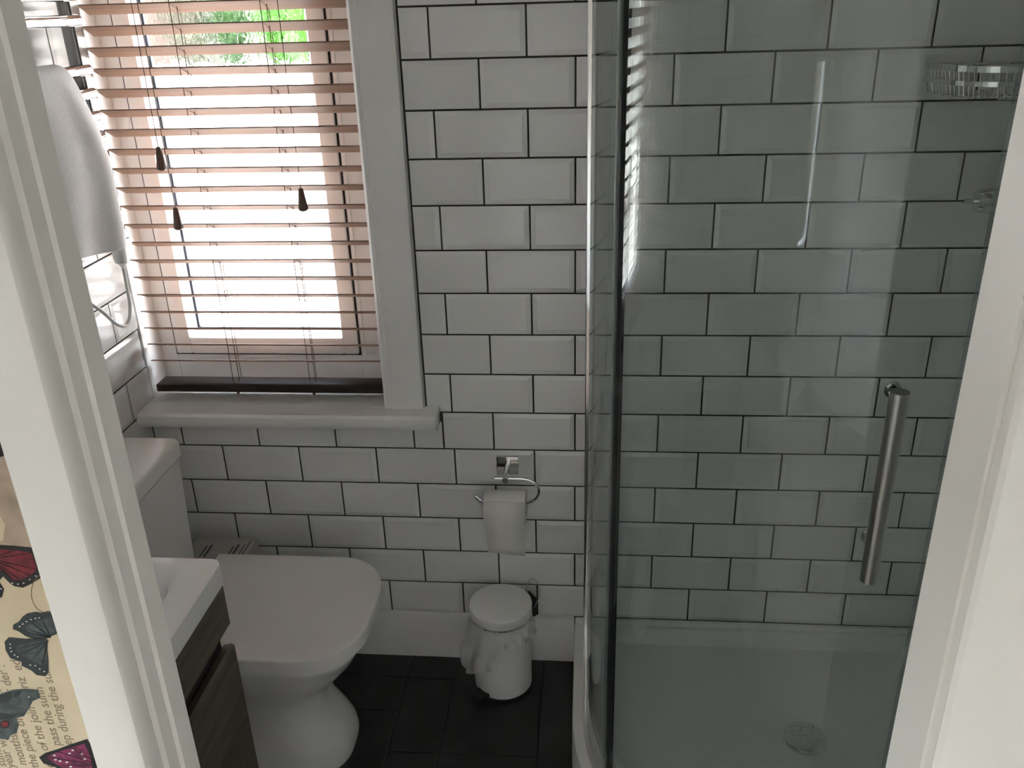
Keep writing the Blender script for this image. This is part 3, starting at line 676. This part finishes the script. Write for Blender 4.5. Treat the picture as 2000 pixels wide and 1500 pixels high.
obj('wall_profile', B(TX0 + GO - .012, TX0 + GO + .006, -.03, -.0005, tz, GZT, bev=.002), 'chrome', en)
obj('wall_profile', B(XR - .03, XR - .0005, TCY - TR + GO - .012, TCY - TR + GO + .012, tz, GZT, bev=.002), 'chrome', en)
obj('rubber_strip', B(TX0 + GO + .007, TX0 + GO + .0095, -.032, -.002, tz + .02, GZT), 'gasket', en)
# handle on the sliding door
HYY = -.893
p1 = at_y(1756, 765, HYY); p2 = at_y(1698, 1133, HYY)
hxx, hyy = (p1.x + p2.x) / 2, HYY
dr = Vector((hxx - TCX, hyy - TCY)).normalized(); gp = Vector((TCX, TCY)) + dr * (TR - GD)
hdl = obj('door_handle', T([(hxx, hyy, p2.z), (hxx, hyy, p1.z)], .012, 24), 'brushed', door)
for z in (p1.z - .028, p2.z + .028):
    obj('handle_post', T([(hxx, hyy, z), (gp.x + dr.x * .003, gp.y + dr.y * .003, z)], .006, 12), 'chrome', hdl)
    obj('handle_cap', T([(gp.x - dr.x * .0035, gp.y - dr.y * .0035, z), (gp.x - dr.x * .014, gp.y - dr.y * .014, z)], .011, 16), 'chrome', hdl)
# wire basket and mixer
bk = empty('wire_basket', (1.1, -.1, 1.5)); tag(bk, 'chrome wire corner basket hanging in the shower', 'basket')
def barc(r, z, n=20): return [(XR - .004 - r * math.cos(a) ** .7 if math.cos(a) > 0 else XR - .004, -.006 - r * .9 * math.sin(a) ** .7, z) for a in [k * math.pi / 2 / n for k in range(n + 1)]]
kr = .195
obj('top_rim', wall_of([(x, y) for x, y, z in barc(kr, 0)], .003, 1.545, 1.556), 'chrome', bk)
obj('middle_rim', wall_of([(x, y) for x, y, z in barc(kr, 0)], .004, 1.520, 1.529), 'chrome', bk)
obj('back_rim', tube(T([(XR - .006, -.008, 1.55), (XR - .006, -.19, 1.55)], .003, 8), [(XR - .006, -.008, 1.55), (XR - .2, -.008, 1.55)], .003, 8), 'chrome', bk)
for k, (x, y, z) in enumerate(barc(kr, 0, 22)):
    obj('wire', T([(x, y, 1.55), (x - (x - XR) * .06, y * .95, 1.502), (x - (x - XR) * .06, max(y * .95, -.006) if y > -.02 else -.008, 1.498)], .0016, 6), 'chrome', bk)
for k in range(1, 6):
    y = -.03 * k; r = kr * .94
    xx = XR - r * max(0.05, 1 - (-y / (r * .9)) ** 2.8) ** (1 / 2.8)
    obj('cross_wire', T([(xx, y, 1.497), (XR - .006, y, 1.497)], .0016, 6), 'chrome', bk)
mx = empty('shower_mixer', (1.17, -.1, 1.297)); tag(mx, 'chrome shower control knob with pin lever on the right shower wall', 'shower mixer')
def cylx(x0, x1, r0, r1, y, z, n=28): return loft([[(x, y + r * math.cos(2 * math.pi * k / n), z + r * math.sin(2 * math.pi * k / n)) for k in range(n)] for x, r in ((x0, r0 * .9), (x0 + (x1 - x0) * .1, r0), (x1, r1))])
vy, vz = -.1, 1.295
obj('wall_plate', cylx(1.188, XR - .0005, .06, .062, vy, vz), 'chrome', mx)
obj('knob', cylx(1.112, 1.19, .024, .030, vy, vz), 'chrome', mx)
obj('lever', T([(1.088, vy, vz), (1.115, vy, vz)], .006, 12), 'chrome', mx)
# ------------------------------------------------------------------ unseen window added to light the hall and reflect in the shower glass
w2 = empty('added_window', (HX0 - .05, (HW[0] + HW[1]) / 2, HW[2])); tag(w2, 'white framed window added behind the viewpoint to light the hall', kind='structure')
bm = bmesh.new()
for y in (HW[0], HW[1] - .05): box(bm, HX0 - .08, HX0 - .02, y, y + .05, HW[2], HW[3], .004)
for z in (HW[2], HW[3] - .05): box(bm, HX0 - .08, HX0 - .02, HW[0] + .05, HW[1] - .05, z, z + .05, .004)
obj('frame', bm, 'upvc', w2)
obj('pane', B(HX0 - .052, HX0 - .048, HW[0] + .03, HW[1] - .03, HW[2] + .03, HW[3] - .03), 'clear', w2, smooth=False)
# ------------------------------------------------------------------ garden outside the window
GZ = -.25
tag(obj('ground', B(-9, 9, .2, 14, GZ - .1, GZ), 'paving', smooth=False), 'pale sunlit paving outside the window', kind='structure')
tag(obj('soil_bed', B(-6, 4, 3.85, 4.6, GZ, GZ + .10, bev=.02), 'brick'), 'dark brown soil bed across the paving outside the window', 'soil bed')
tag(obj('wall_garden', B(-9, 7, 6.6, 6.9, GZ, 1.12), 'render', smooth=False), 'white rendered garden wall outside the window', kind='structure')
def shrub(cx, cyy, zc, rx, ry, rz, mat, n, label):
    e = empty('garden_shrub', (cx, cyy, GZ)); tag(e, label, 'shrub', 'shrubs beyond the garden wall')
    obj('stem', T([(cx, cyy, GZ), (cx + .05, cyy, zc)], [.09, .05], 8), 'bark', e)
    bm = bmesh.new(); rg = random.Random(int(cx * 100) + n)
    for k in range(n):
        u = Vector((rg.gauss(0, 1), rg.gauss(0, 1), rg.gauss(0, 1))).normalized() * (rg.random() ** .35)
        p = Vector((cx + u.x * rx, cyy + u.y * ry, zc + u.z * rz))
        a = Vector((rg.gauss(0, 1), rg.gauss(0, 1), rg.gauss(0, 1))).normalized(); b = a.cross(Vector((rg.gauss(0, 1), rg.gauss(0, 1), rg.gauss(0, 1)))).normalized()
        s = rg.uniform(.06, .12)
        bm.faces.new([bm.verts.new(p + q) for q in (-a * s, b * s * .5, a * s, -b * s * .5)])
    f = obj('foliage', bm, mat, e, smooth=False); f['kind'] = 'stuff'
shrub(-2.60, 7.6, 1.75, .50, .5, .9, 'leafA', 5000, 'bright green leafy shrub at the right beyond the garden wall')
shrub(-3.66, 7.6, 1.75, .40, .45, .9, 'leafB', 3600, 'dull green shrub behind the middle of the window')
tag(obj('garden_pier', B(-5.1, -4.22, 7.2, 7.9, GZ, 2.6, bev=.02), 'bark'), 'brown pier at the left beyond the garden wall', 'pier')
